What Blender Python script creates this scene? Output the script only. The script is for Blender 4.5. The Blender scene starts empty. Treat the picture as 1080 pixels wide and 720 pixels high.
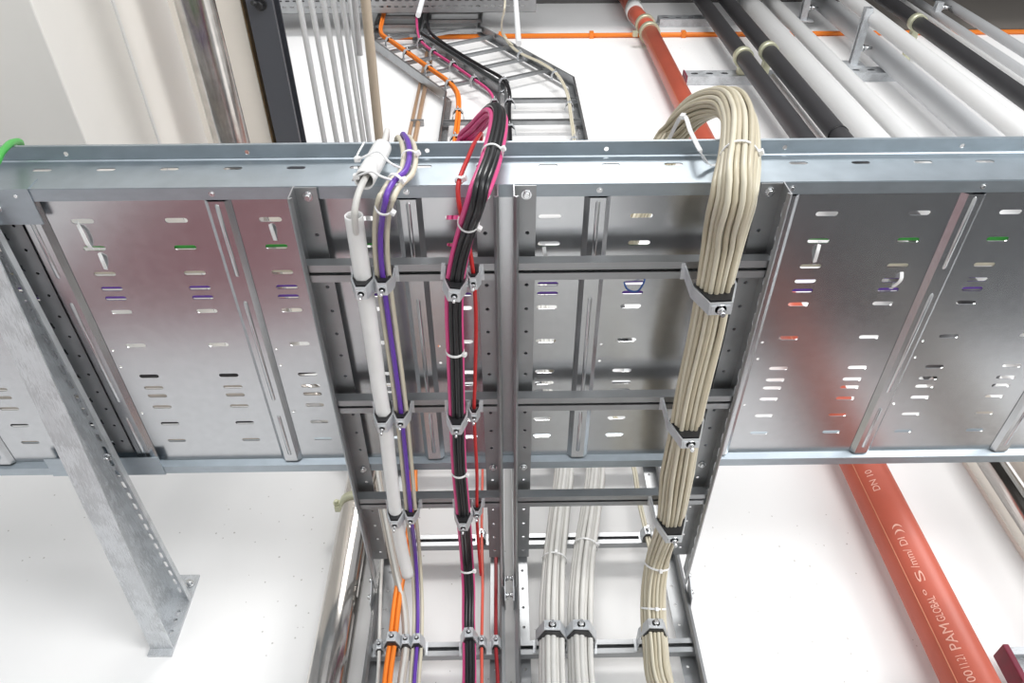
import bpy, bmesh, math, random
from mathutils import Vector, Matrix
from mathutils.geometry import delaunay_2d_cdt
random.seed(7)
S = bpy.context.scene
COL = S.collection
pi = math.pi

# ------------------------------------------------------------------ camera (at the origin, looking up under the tray)
F = 776.83
PITCH, YAW, ROLL = .872770, .016250, -.024259
FW = Vector((math.sin(YAW)*math.cos(PITCH), math.cos(YAW)*math.cos(PITCH), math.sin(PITCH)))
_r0 = Vector((math.cos(YAW), -math.sin(YAW), 0)); _u0 = _r0.cross(FW)
RT = math.cos(ROLL)*_r0 + math.sin(ROLL)*_u0
UP = -math.sin(ROLL)*_r0 + math.cos(ROLL)*_u0
cd = bpy.data.cameras.new('camera'); cam = bpy.data.objects.new('camera', cd); COL.objects.link(cam)
m = Matrix((RT, UP, -FW)).transposed().to_4x4(); cam.matrix_world = m
cd.sensor_width = 36; cd.lens = F/1080*36; cd.clip_start = .02; cd.clip_end = 100
S.camera = cam

def ray(x, y): return FW + RT*((x-540)/F) + UP*((360-y)/F)
def PZ(x, y, Z): d = ray(x, y); return d*(Z/d.z)        # sight line meets a level plane
def PY(x, y, Y): d = ray(x, y); return d*(Y/d.y)        # sight line meets a plane parallel to the wall
def P(t):
    x, y, k, v = t
    return PZ(x, y, v) if k == 'Z' else PY(x, y, v)

# ------------------------------------------------------------------ materials
def mat(name, col, rough=.5, metal=0., vary=0., scale=20., bump=0., kind='noise', stretch=None, spec=.5, bscale=None):
    M = bpy.data.materials.new(name); M.use_nodes = True
    nt = M.node_tree; b = nt.nodes['Principled BSDF']
    b.inputs['Base Color'].default_value = (*col, 1); b.inputs['Roughness'].default_value = rough
    b.inputs['Metallic'].default_value = metal; b.inputs['Specular IOR Level'].default_value = spec
    tc = nt.nodes.new('ShaderNodeTexCoord'); src = tc.outputs['Object']
    if stretch:
        mp = nt.nodes.new('ShaderNodeMapping'); mp.inputs['Scale'].default_value = stretch
        nt.links.new(src, mp.inputs['Vector']); src = mp.outputs['Vector']
    if vary:
        if kind == 'voronoi':
            t = nt.nodes.new('ShaderNodeTexVoronoi'); t.inputs['Scale'].default_value = scale
            n2 = nt.nodes.new('ShaderNodeTexNoise'); n2.inputs['Scale'].default_value = scale*.8
            mx = nt.nodes.new('ShaderNodeVectorMath'); mx.operation = 'MULTIPLY_ADD'
            mx.inputs[1].default_value = (.08,.08,.08); nt.links.new(n2.outputs['Color'], mx.inputs[0]); nt.links.new(src, mx.inputs[2])
            nt.links.new(mx.outputs[0], t.inputs['Vector'])
            bw = nt.nodes.new('ShaderNodeRGBToBW'); nt.links.new(t.outputs['Color'], bw.inputs[0]); fac = bw.outputs[0]
        else:
            t = nt.nodes.new('ShaderNodeTexNoise'); t.inputs['Scale'].default_value = scale; t.inputs['Detail'].default_value = 5
            nt.links.new(src, t.inputs['Vector']); fac = t.outputs['Fac']
        r = nt.nodes.new('ShaderNodeMapRange'); r.inputs['From Min'].default_value = .25; r.inputs['From Max'].default_value = .75
        r.inputs['To Min'].default_value = 1-vary; r.inputs['To Max'].default_value = 1+vary
        nt.links.new(fac, r.inputs['Value'])
        mu = nt.nodes.new('ShaderNodeVectorMath'); mu.operation = 'MULTIPLY'; mu.inputs[0].default_value = col
        cb = nt.nodes.new('ShaderNodeCombineXYZ')
        for i in range(3): nt.links.new(r.outputs[0], cb.inputs[i])
        nt.links.new(cb.outputs[0], mu.inputs[1]); nt.links.new(mu.outputs[0], b.inputs['Base Color'])
        r2 = nt.nodes.new('ShaderNodeMapRange'); r2.inputs['To Min'].default_value = rough*(1-vary); r2.inputs['To Max'].default_value = min(1, rough*(1+vary))
        nt.links.new(fac, r2.inputs['Value']); nt.links.new(r2.outputs[0], b.inputs['Roughness'])
        if bump:
            bp = nt.nodes.new('ShaderNodeBump'); bp.inputs['Strength'].default_value = bump; bp.inputs['Distance'].default_value = .002
            nt.links.new(fac, bp.inputs['Height']); nt.links.new(bp.outputs[0], b.inputs['Normal'])
    return M

def wall_material():
    M = mat('white_plaster', (.86,.855,.85), .85, 0, .03, 3.)
    nt = M.node_tree; b = nt.nodes['Principled BSDF']
    base = b.inputs['Base Color'].links[0].from_socket
    tc = nt.nodes.new('ShaderNodeTexCoord')
    v = nt.nodes.new('ShaderNodeTexVoronoi'); v.inputs['Scale'].default_value = 34; nt.links.new(tc.outputs['Object'], v.inputs['Vector'])
    n = nt.nodes.new('ShaderNodeTexNoise'); n.inputs['Scale'].default_value = 1.9; nt.links.new(tc.outputs['Object'], n.inputs['Vector'])
    n3 = nt.nodes.new('ShaderNodeTexNoise'); n3.inputs['Scale'].default_value = 90; nt.links.new(tc.outputs['Object'], n3.inputs['Vector'])
    ad = nt.nodes.new('ShaderNodeMath'); ad.operation = 'MULTIPLY_ADD'; ad.inputs[1].default_value = .12; nt.links.new(n3.outputs['Fac'], ad.inputs[0]); nt.links.new(v.outputs['Distance'], ad.inputs[2])
    lt = nt.nodes.new('ShaderNodeMath'); lt.operation = 'LESS_THAN'; lt.inputs[1].default_value = .135; nt.links.new(ad.outputs[0], lt.inputs[0])
    gt = nt.nodes.new('ShaderNodeMath'); gt.operation = 'GREATER_THAN'; gt.inputs[1].default_value = .51; nt.links.new(n.outputs['Fac'], gt.inputs[0])
    an = nt.nodes.new('ShaderNodeMath'); an.operation = 'MULTIPLY'; nt.links.new(lt.outputs[0], an.inputs[0]); nt.links.new(gt.outputs[0], an.inputs[1])
    an2 = nt.nodes.new('ShaderNodeMath'); an2.operation = 'MULTIPLY'; an2.inputs[1].default_value = .55; nt.links.new(an.outputs[0], an2.inputs[0])
    mx = nt.nodes.new('ShaderNodeMix'); mx.data_type = 'RGBA'; nt.links.new(an2.outputs[0], mx.inputs['Factor'])
    nt.links.new(base, mx.inputs[6]); mx.inputs[7].default_value = (.35,.33,.3,1)
    nt.links.new(mx.outputs[2], b.inputs['Base Color'])
    return M

GALV = mat('galvanized_sheet', (.42,.47,.51), .42, 1, .07, 30, stretch=(1,2,1))
GALVP = mat('galvanized_tray_bottom', (.58,.59,.605), .25, 1, .05, 60)
GALVL = mat('galvanized_ladder', (.40,.41,.42), .44, 1, .12, 14)
HOTDIP = mat('hot_dip_zinc', (.60,.62,.64), .5, .6, .16, 45, kind='voronoi', bump=.15)
BRIGHT = mat('bright_zinc', (.75,.76,.77), .25, 1, .08, 30)
CLAMPM = mat('zinc_clamp', (.66,.68,.70), .4, .5, .1, 40)
STEEL = mat('stainless_pipe', (.60,.57,.54), .16, 1, .18, 5, stretch=(6,6,.4))
WALL = wall_material()
CEIL = mat('dark_ceiling', (.10,.098,.095), .8, 0, .2, 3)
FLOORM = mat('grey_floor', (.64,.64,.62), .5, 0, .1, 2)
REDREFL = mat('red_reflection', (.22,.055,.07), .5)
DARKREFL = mat('dark_reflection', (.035,.037,.042), .5)
WHITEPL = mat('white_plastic', (.80,.80,.79), .35, 0, .03, 30)
TIE = mat('white_nylon', (.86,.86,.86), .35)
BEIGE = mat('beige_sheath', (.52,.465,.345), .42, 0, .06, 25)
BEIGE2 = mat('beige_sheath_pale', (.62,.575,.455), .42, 0, .06, 25)
GREYC = mat('grey_sheath', (.61,.60,.57), .45, 0, .06, 25)
GREYC2 = mat('pale_grey_sheath', (.68,.67,.64), .45, 0, .06, 25)
TAUPE = mat('taupe_sheath', (.50,.45,.40), .45, 0, .05, 25)
VIOLET = mat('violet_sheath', (.13,.045,.38), .4)
PINK = mat('magenta_sheath', (.70,.075,.25), .4)
BLACKC = mat('black_sheath', (.012,.012,.014), .3)
REDC = mat('red_sheath', (.55,.025,.025), .4)
DRED = mat('dark_red_sheath', (.28,.015,.02), .4)
SALMON = mat('salmon_sheath', (.72,.12,.08), .4)
ORANGE = mat('orange_sheath', (.85,.22,.02), .4)
GREEN = mat('green_sheath', (.05,.42,.06), .4)
BLUEC = mat('blue_sheath', (.02,.09,.35), .4)
BLACKP = mat('black_plastic', (.02,.02,.022), .4)
REDPIPE = mat('red_brown_pipe', (.52,.105,.062), .38, 0, .09, 9)
DARKINS = mat('dark_foam', (.045,.044,.047), .5, 0, .08, 10)
WHITEINS = mat('white_pipe_cover', (.80,.80,.795), .4, 0, .02, 5)
COVERGREY = mat('pale_grey_pipe_cover', (.66,.67,.685), .42, 0, .02, 5)
DUCTW = mat('white_painted_board', (.84,.82,.78), .6, 0, .03, 4)
CREAM = mat('cream_board', (.84,.79,.72), .7, 0, .03, 8)
WOOL = mat('brown_mineral_wool', (.26,.17,.085), .95, 0, .35, 60, bump=.6)
BEAMP = mat('anthracite_paint', (.085,.09,.105), .42)
PVC = mat('light_grey_conduit', (.72,.73,.74), .4)
TANP = mat('tan_conduit', (.52,.43,.33), .45, 0, .06, 20)
COPPER = mat('brown_copper_tube', (.50,.32,.20), .4, .3)
RINGC = mat('yellowish_clamp', (.62,.62,.45), .4, .4)
REDCAP = mat('wine_red_cap', (.20,.025,.05), .5, 0, .15, 60)
LETTER = mat('cream_lettering', (.80,.42,.33), .6)
WLABEL = mat('white_label', (.8,.8,.78), .5)

# ------------------------------------------------------------------ building helpers
class MB:
    def __init__(s): s.bm = bmesh.new()
    def box(s, a, b):
        x0, y0, z0 = a; x1, y1, z1 = b
        v = [s.bm.verts.new((x, y, z)) for x in (x0, x1) for y in (y0, y1) for z in (z0, z1)]
        for f in ((0,1,3,2),(4,6,7,5),(0,4,5,1),(2,3,7,6),(0,2,6,4),(1,5,7,3)): s.bm.faces.new([v[i] for i in f])
        return s
    def obar(s, p, q, up, w, h, o=(0, 0)):
        """box from p to q; w across (t x up), h along up, o = offset of its centre"""
        p = Vector(p); q = Vector(q); t = (q-p).normalized(); up = Vector(up); up = (up - t*up.dot(t)).normalized(); sd = t.cross(up)
        vs = []
        for e in (p, q):
            for a, b in ((-1,-1),(1,-1),(1,1),(-1,1)): vs.append(s.bm.verts.new(e + sd*(o[0]+a*w/2) + up*(o[1]+b*h/2)))
        for f in ((3,2,1,0),(4,5,6,7),(0,1,5,4),(1,2,6,5),(2,3,7,6),(3,0,4,7)): s.bm.faces.new([vs[i] for i in f])
        return s
    def prism(s, poly, axis, a, b):
        """closed outline pushed along an axis ('X','Y','Z')"""
        def pt(u, v, w): return {'X': (w, u, v), 'Y': (u, w, v), 'Z': (u, v, w)}[axis]
        A = [s.bm.verts.new(pt(u, v, a)) for u, v in poly]; B = [s.bm.verts.new(pt(u, v, b)) for u, v in poly]
        n = len(poly)
        for i in range(n): s.bm.faces.new((A[i], A[(i+1) % n], B[(i+1) % n], B[i]))
        s.bm.faces.new(A[::-1]); s.bm.faces.new(B)
        return s
    def strip(s, line, t, axis, a, b):
        """folded sheet: open outline of thickness t pushed along an axis"""
        L = [Vector((u, v)) for u, v in line]; N = []
        for i in range(len(L)):
            d = Vector((0, 0))
            if i: d += (L[i]-L[i-1]).normalized()
            if i < len(L)-1: d += (L[i+1]-L[i]).normalized()
            d.normalize(); k = 1.0
            if 0 < i < len(L)-1:
                c = d.dot((L[i+1]-L[i]).normalized()); k = 1/max(.35, c)
            N.append(Vector((-d.y, d.x))*k)
        poly = [p + n*t/2 for p, n in zip(L, N)] + [p - n*t/2 for p, n in reversed(list(zip(L, N)))]
        n = len(poly); m_ = len(L)
        def pt(u, v, w): return {'X': (w, u, v), 'Y': (u, w, v), 'Z': (u, v, w)}[axis]
        A = [s.bm.verts.new(pt(p.x, p.y, a)) for p in poly]; B = [s.bm.verts.new(pt(p.x, p.y, b)) for p in poly]
        for i in range(n): s.bm.faces.new((A[i], A[(i+1) % n], B[(i+1) % n], B[i]))
        for i in range(m_-1):
            j = n-1-i
            s.bm.faces.new((A[i], A[j], A[j-1], A[i+1])); s.bm.faces.new((B[i], B[i+1], B[j-1], B[j]))
        return s
    def tube(s, pts, r, n=10, cap=True, hollow=0., closed=False):
        pts = [Vector(p) for p in pts]; R = r if isinstance(r, (list, tuple)) else [r]*len(pts)
        nn = len(pts); T = []
        for i in range(nn):
            a = pts[(i-1) % nn] if (closed or i) else pts[i]; b = pts[(i+1) % nn] if (closed or i < nn-1) else pts[i]
            T.append((b-a).normalized())
        u = T[0].orthogonal().normalized(); rings = []; inner = []
        for i in range(nn):
            u = (u - T[i]*u.dot(T[i])).normalized(); w = T[i].cross(u)
            rings.append([s.bm.verts.new(pts[i] + (u*math.cos(2*pi*k/n)+w*math.sin(2*pi*k/n))*R[i]) for k in range(n)])
            if hollow: inner.append([s.bm.verts.new(pts[i] + (u*math.cos(2*pi*k/n)+w*math.sin(2*pi*k/n))*(R[i]-hollow)) for k in range(n)])
        for i in range(nn if closed else nn-1):
            A = rings[i]; B = rings[(i+1) % nn]
            for k in range(n):
                f = s.bm.faces.new((A[k], A[(k+1) % n], B[(k+1) % n], B[k])); f.smooth = True
                if hollow:
                    a, b = inner[i], inner[i+1]
                    f = s.bm.faces.new((a[(k+1) % n], a[k], b[k], b[(k+1) % n])); f.smooth = True
        if closed: return s
        if hollow:
            for A, a, flip in ((rings[0], inner[0], 0), (rings[-1], inner[-1], 1)):
                for k in range(n):
                    q = (A[(k+1) % n], A[k], a[k], a[(k+1) % n]); s.bm.faces.new(q if not flip else q[::-1])
        elif cap: s.bm.faces.new(rings[0][::-1]); s.bm.faces.new(rings[-1])
        return s
    def ring(s, c, axis, R, r, n=24, m_=6, squash=None):
        c = Vector(c); ax = Vector(axis).normalized(); u = ax.orthogonal().normalized(); w = ax.cross(u)
        return s.tube([c + u*math.cos(2*pi*k/n)*R + w*math.sin(2*pi*k/n)*R for k in range(n)], r, m_, closed=True)
    def band(s, c, axis, R, w, t=.003, n=28):
        """flat hoop of width w round a pipe"""
        c = Vector(c); ax = Vector(axis).normalized(); u = ax.orthogonal().normalized(); v = ax.cross(u)
        V = [[s.bm.verts.new(c + (u*math.cos(2*pi*k/n)+v*math.sin(2*pi*k/n))*rr + ax*hh) for rr, hh in ((R,-w/2),(R+t,-w/2),(R+t,w/2),(R,w/2))] for k in range(n)]
        for k in range(n):
            A = V[k]; B = V[(k+1) % n]
            for i in range(4):
                f = s.bm.faces.new((A[i], A[(i+1) % 4], B[(i+1) % 4], B[i])); f.smooth = i in (1, 3)
        return s
    def bolt(s, c, axis, r, h, n=6):
        c = Vector(c); ax = Vector(axis).normalized()
        s.tube([c, c+ax*h*.35], r*1.45, 14); s.tube([c+ax*h*.35, c+ax*h*.9, c+ax*h], [r, r, r*.8], n)
        return s
    def perf(s, x0, x1, y0, y1, holes, thick, M):
        """sheet with real holes. holes: (cx, cy, length, width) slots (length == width: round)"""
        V = [(x0,y0),(x1,y0),(x1,y1),(x0,y1)]; E = [(0,1),(1,2),(2,3),(3,0)]; keep = []
        for cx, cy, l, w in holes:
            if w > l: lx, vert = w, True; l, w = w, l
            else: vert = False
            r = w/2; h = l/2-r; pts = []; K = 5 if l > w*1.2 else 4
            for k in range(K): a = -pi/2+pi*k/(K-1) if l > w*1.2 else -pi/2+pi*k/K; pts.append((h+r*math.cos(a), r*math.sin(a)))
            for k in range(K): a = pi/2+pi*k/(K-1) if l > w*1.2 else pi/2+pi*k/K; pts.append((-h+r*math.cos(a), r*math.sin(a)))
            if vert: pts = [(-b, a) for a, b in pts]
            pts = [(cx+a, cy+b) for a, b in pts]
            if min(p[0] for p in pts) <= x0 or max(p[0] for p in pts) >= x1 or min(p[1] for p in pts) <= y0 or max(p[1] for p in pts) >= y1: continue
            o = len(V); V += pts; E += [(o+i, o+(i+1) % len(pts)) for i in range(len(pts))]
            keep.append((min(p[0] for p in pts), max(p[0] for p in pts), min(p[1] for p in pts), max(p[1] for p in pts), pts))
        vs, es, fs, *_ = delaunay_2d_cdt([Vector(v) for v in V], E, [], 0, 1e-6)
        bv = [None]*len(vs); faces = []
        buckets = {}
        for h in keep:
            for bx in range(int(math.floor(h[0]*5)), int(math.floor(h[1]*5))+1): buckets.setdefault(bx, []).append(h)
        for f in fs:
            c = sum((vs[i] for i in f), Vector((0,0)))/len(f); bad = False
            for h in buckets.get(int(math.floor(c.x*5)), ()):
                if h[0] < c.x < h[1] and h[2] < c.y < h[3]:
                    p = h[4]; ins = True
                    for i in range(len(p)):
                        a, b = p[i], p[(i+1) % len(p)]
                        if (b[0]-a[0])*(c.y-a[1])-(b[1]-a[1])*(c.x-a[0]) < 0: ins = False; break
                    if ins: bad = True; break
            if bad: continue
            for i in f:
                if bv[i] is None: bv[i] = s.bm.verts.new(M @ Vector((vs[i].x, vs[i].y, 0)))
            faces.append(s.bm.faces.new([bv[i] for i in f]))
        ex = bmesh.ops.extrude_face_region(s.bm, geom=faces)
        d = (M.to_3x3() @ Vector((0,0,1))).normalized()*thick
        bmesh.ops.translate(s.bm, vec=d, verts=[g for g in ex['geom'] if isinstance(g, bmesh.types.BMVert)])
        return s
    def build(s, name, material, parent=None, bevel=0, label=None, smooth_angle=None):
        bmesh.ops.recalc_face_normals(s.bm, faces=s.bm.faces)
        me = bpy.data.meshes.new(name); s.bm.to_mesh(me); s.bm.free()
        me.materials.append(material)
        o = bpy.data.objects.new(name, me); COL.objects.link(o)
        if parent: o.parent = parent; o.matrix_parent_inverse = parent.matrix_world.inverted() if not parent.get('_id') else Matrix()
        if bevel:
            b = o.modifiers.new('edge', 'BEVEL'); b.width = bevel; b.segments = 2; b.limit_method = 'ANGLE'
        if label: o['label'] = label
        return o

def empty(name, loc=(0,0,0), M=None):
    o = bpy.data.objects.new(name, None); COL.objects.link(o); o.empty_display_size = .05
    o.matrix_world = M if M else Matrix.Translation(loc)
    bpy.context.view_layer.update()
    return o
def tag(o, label, cat, group=None, kind=None):
    o['label'] = label; o['category'] = cat
    if group: o['group'] = group
    if kind: o['kind'] = kind
    return o
def struct(o): o['kind'] = 'structure'; return o
def local(o, parent):
    """child built in its parent's own frame"""
    o.parent = parent; o.matrix_parent_inverse = Matrix(); return o
FXY = lambda z: Matrix.Translation((0,0,z))                                   # sheet in a level plane
def FYZ(x): return Matrix(((0,0,1,x),(1,0,0,0),(0,1,0,0),(0,0,0,1)))          # sheet coords (Y,Z) at X
def FXZ(y): return Matrix(((1,0,0,0),(0,0,-1,y),(0,1,0,0),(0,0,0,1)))         # sheet coords (X,Z) at Y, thickness towards -Y

def spline(pts, per=8):
    """smooth curve through the points (centripetal-ish Catmull-Rom)"""
    pts = [Vector(p) for p in pts]; out = []; tt = []
    Q = [pts[0]*2-pts[1]] + pts + [pts[-1]*2-pts[-2]]
    for i in range(1, len(Q)-2):
        a, b, c, d = Q[i-1:i+3]
        t1 = .5*math.sqrt((b-a).length+1e-9); t2 = math.sqrt((c-b).length+1e-9); t3 = .5*math.sqrt((d-c).length+1e-9)
        L = (c-b).length
        m1 = ((c-a)/max(1e-6, (c-b).length+(b-a).length))*L; m2 = ((d-b)/max(1e-6, (d-c).length+(c-b).length))*L
        for k in range(per):
            t = k/per; h = t*t*t; q = t*t
            out.append(b*(2*h-3*q+1) + m1*(h-2*q+t) + c*(-2*h+3*q) + m2*(h-q)); tt.append(i-1+t)
    out.append(pts[-1]); tt.append(len(pts)-1)
    return out, tt
def frames(pts):
    """lateral (towards +X) and outward (towards the viewer's side) axes along a path"""
    T, A, B = [], [], []
    for i in range(len(pts)):
        t = (pts[min(i+1, len(pts)-1)]-pts[max(i-1, 0)]).normalized()
        x = Vector((1,0,0)); a = x - t*x.dot(t)
        if a.length < .15 and A: a = A[-1] - t*A[-1].dot(t)
        a.normalize(); T.append(t); A.append(a); B.append(t.cross(a))
    return T, A, B
def lerp_list(vals, tt): 
    out = []
    for t in tt:
        i = min(int(t), len(vals)-2); f = t-i; out.append(vals[i]*(1-f)+vals[i+1]*f)
    return out
def hexpack(n):
    c = []
    for i in range(-5, 6):
        for j in range(-5, 6): c.append((i+j*.5+.13, j*.866+.07))
    c.sort(key=lambda p: p[0]**2+p[1]**2); c = c[:n]
    mx = sum(p[0] for p in c)/n; my = sum(p[1] for p in c)/n; c = [(p[0]-mx, p[1]-my) for p in c]
    R = max(math.hypot(*p) for p in c)+.5
    return [(p[0]/R, p[1]/R) for p in c]

class Bundle:
    def __init__(s, way, rad):
        s.way = [P(w) if len(w) == 4 else Vector(w) for w in way]
        s.p, s.t = spline(s.way); s.T, s.A, s.B = frames(s.p)
        s.r = lerp_list(rad, s.t) if isinstance(rad, (list, tuple)) else [rad]*len(s.p)
    def strand(s, a, b, r, name, material, wob=.0, sides=8, flat=None):
        ph = random.uniform(0, 6.28); ph2 = random.uniform(0, 6.28); q = []
        for i in range(len(s.p)):
            R = s.r[i]-r; k = s.t[i]; fa, fb = flat(k) if flat else (1, 1)
            q.append(s.p[i] + s.A[i]*(a*fa*s.r[i] + wob*math.sin(k*1.3+ph)) + s.B[i]*(b*fb*s.r[i] + wob*math.sin(k*1.1+ph2)))
        return MB().tube(q, r, sides).build(name, material)
    def at(s, k):
        i = min(range(len(s.t)), key=lambda j: abs(s.t[j]-k)); return s.p[i], s.T[i], s.A[i], s.B[i], s.r[i]
    def near(s, x, y):
        """path index closest to a sight line"""
        d = ray(x, y).normalized(); i = min(range(len(s.p)), key=lambda j: (s.p[j]-d*s.p[j].dot(d)).length); return s.t[i]
def cable_tie(bd, k, label, fa=.93, fb=.93, ex=.001, group='white cable ties', head=1):
    p, T, A, B, r = bd.at(k)
    t = empty('cable_tie', p); tag(t, label, 'cable tie', group)
    n = 30; w = .0042; V = []; b = MB()
    for i in range(n):
        c, s_ = math.cos(2*pi*i/n), math.sin(2*pi*i/n); o = A*c*(r*fa+ex) + B*s_*(r*fb+ex); o2 = A*c*(r*fa+ex+.0014) + B*s_*(r*fb+ex+.0014)
        V.append([b.bm.verts.new(p+q) for q in (o-T*w/2, o2-T*w/2, o2+T*w/2, o+T*w/2)])
    for i in range(n):
        for j in range(4): b.bm.faces.new((V[i][j], V[i][(j+1) % 4], V[(i+1) % n][(j+1) % 4], V[(i+1) % n][j]))
    b.build('band', TIE, t)
    ang = head*.5 if head else 1.2
    c = p + A*math.cos(ang)*(r*fa+ex+.003) + B*math.sin(ang)*(r*fb+ex+.003)
    d = (A*math.cos(ang)+B*math.sin(ang)).normalized()
    MB().obar(c-d*.003, c+d*.004, T, .007, .008).build('head', TIE, t, bevel=.001)
    return t

# ------------------------------------------------------------------ the setting
WY = 1.65
struct(MB().box((-5, WY, -2.6), (7, WY+.2, 6.0)).build('wall_back', WALL))
struct(MB().box((-5, -1.2, 6.0), (7, WY+.2, 6.2)).build('ceiling', CEIL))
struct(MB().box((-5, .3, 5.3), (7, .6, 6.0)).build('added_shade_block', CEIL))  # unseen block added above the view to shade the top of the wall
struct(MB().box((2.78, WY-.03, 5.235), (7, WY, 6.0)).build('shade_band_1', mat('brown_grey_shade', (.16,.145,.13), .7)))  # shade at the wall's top right, put in as a dark band
struct(MB().box((-6, -7, -2.7), (8, WY, -2.6)).build('floor', FLOORM))
struct(MB().box((-1.75, WY-.03, -2.6), (-.62, WY, -.02)).build('reflection_panel_1', REDREFL))  # unseen panel, added to give the tray underside its reddish reflection
struct(MB().box((.55, WY-.03, -2.6), (5.0, WY, .12)).build('reflection_panel_2', DARKREFL))  # unseen panel, added to darken the reflection in the right-hand tray bays

# ------------------------------------------------------------------ the tray
Y0, Y1 = .532, 1.181
XL, XR = -1.75, 1.85
XJ = -.747
ROWS = [.595,.645,.695,.725,.745,.774,.850,.924,.9535,.9745,1.004,1.05,1.099]
RIBX = [.147+.2925*k for k in range(-6, 6)]
tray = empty('cable_tray', ((XL+XR)/2, (Y0+Y1)/2, 1.0))
tag(tray, 'wide galvanized cable tray crossing overhead with slotted underside and stiffening ribs', 'cable tray')
for a, b in ((XL, XJ-.0035), (XJ+.003, XR)):
    holes = []
    for rx in RIBX:
        for o in (.0725, .2195):
            for y in ROWS: holes.append((rx+o+random.uniform(-.001,.001), y, .036, .0085))
        for y in (.86, .90, 1.02): holes.append((rx+.028, y, .006, .006))
    mb = MB().perf(a, b, Y0+.022, Y1-.022, holes, .0012, FXY(1.014))
    mb.build('bottom_plate', GALVP, tray)
for side in (0, 1):
    yb = Y0 if side == 0 else Y1; sg = 1 if side == 0 else -1
    # folded foot between rail and bottom, web with slots, lip with holes
    m1 = MB()
    m1.strip([(yb, 1.0), (yb+sg*.019, 1.0), (yb+sg*.0235, 1.0145), (yb+sg*.026, 1.0145)], .0014, 'X', XL, XR)
    hs = [(-.716+.0985*k, 1.061, .030, .0095) for k in range(-10, 26)]
    m1.perf(XL, XR, 1.0, 1.094, hs, .0014, FXZ(yb) if side == 0 else FXZ(yb+.0014))
    m1.strip([(yb+sg*.0, 1.088), (yb-sg*.0025, 1.091), (yb-sg*.0025, 1.094)], .0012, 'X', XL, XR)
    lip = [(-.69+.2855*k, (yb-sg*.012), .008, .008) for k in range(-4, 9)]
    m1.perf(XL, XR, min(yb, yb-sg*.024), max(yb, yb-sg*.024), lip, .0014, FXY(1.094))
    m1.strip([(yb-sg*.024, 1.0945), (yb-sg*.024, 1.100), (yb-sg*.021, 1.103)], .0014, 'X', XL, XR)
    m1.build('side_rail', GALV, tray)
for rx in RIBX:
    r = MB().strip([(rx-.020, 1.0135), (rx-.012, 1.006), (rx+.012, 1.006), (rx+.020, 1.0135)], .0012, 'Y', Y0+.026, Y1-.026)
    rb = r.build('stiffening_rib', GALVP, tray)
    bd = MB()
    for a, b in ((.56, .70), (.745, .985), (1.02, 1.14)):
        n = 4; ys = [a, a+.006, (a+b)/2, b-.006, b]; pts = [(rx, y_, 1.0075) for y_ in ys]
        bd.tube(pts, [.001 if i in (0, n) else .0045 for i in range(n+1)], 8)
    bd.build('bead', GALVP, rb)
    MB().bolt((rx, Y0+.0095, 1.0), (0,0,-1), .0032, .003, 10).build('rivet', BRIGHT, tray)
# splice plates at the joint (near rail foot, far rail foot, inner band)
MB().strip([(Y0-.0015, 1.03), (Y0-.0015, .9985), (Y0+.058, .9985)], .002, 'X', -.93, -.708).build('splice_plate', GALV, tray)
MB().strip([(Y1+.0015, 1.03), (Y1+.0015, .9985), (Y1-.05, .9985)], .002, 'X', -.93, -.700).build('splice_plate', GALV, tray)
hs = [(-.765, .60+.045*k, .006, .006) for k in range(12)] + [(-.785, .62+.06*k, .006, .014) for k in range(9)]
MB().perf(-.80, -.7515, Y0+.06, Y1-.052, hs, .0012, FXY(1.0105)).build('joint_strip', GALVL, tray)
MB().bolt((-.765, Y0+.03, .9975), (0,0,-1), .004, .006).build('bolt', BRIGHT, tray)

# ------------------------------------------------------------------ the bracket under the tray joint
arm = empty('wall_bracket', (-.803, WY, .95))
tag(arm, 'galvanized cantilever arm under the tray joint bolted to the white wall', 'bracket')
xa, xb = -.829, -.778
def zb(y): return .972 - (y-.56)*(.972-.866)/(1.64-.56)
w = MB(); Ya, Yb = .56, 1.642
w.prism([(Ya, .995), (Yb, .995), (Yb, zb(Yb)), (Ya, zb(Ya))], 'X', xa, xa+.003)
w.build('web', HOTDIP, arm)
hs = [(0.5*(xa+.004+xb)+.006, .60+.036*k, .008, .024) for k in range(29)]
MB().perf(xa, xb, Ya, Yb, hs, .003, FXY(.9945)).strip([(xb-.001, .9975), (xb-.001, .985)], .003, 'Y', Ya, Yb).build('top_flange', HOTDIP, arm)
b = MB(); n0 = Vector((0, Ya, zb(Ya))); n1 = Vector((0, Yb, zb(Yb)))
b.obar(Vector(((xa+xb)/2, Ya, zb(Ya))), Vector(((xa+xb)/2, Yb, zb(Yb))), (0,0,1), xb-xa, .003)
b.build('bottom_flange', HOTDIP, arm)
pl = MB().perf(xa-.002, xb+.002, .848, 1.058, [(-.795, .905, .012, .012), (-.795, .955, .012, .012), (-.795, .935, .01, .01)], .008, FXZ(WY))
pl.build('end_plate', HOTDIP, arm)
MB().bolt((-.79, WY-.008, 1.03), (0,-1,0), .007, .018).build('bolt', BRIGHT, arm)
MB().bolt((-.795, 1.12, .9945), (0,0,-1), .006, .012).build('bolt', BRIGHT, arm)

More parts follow.
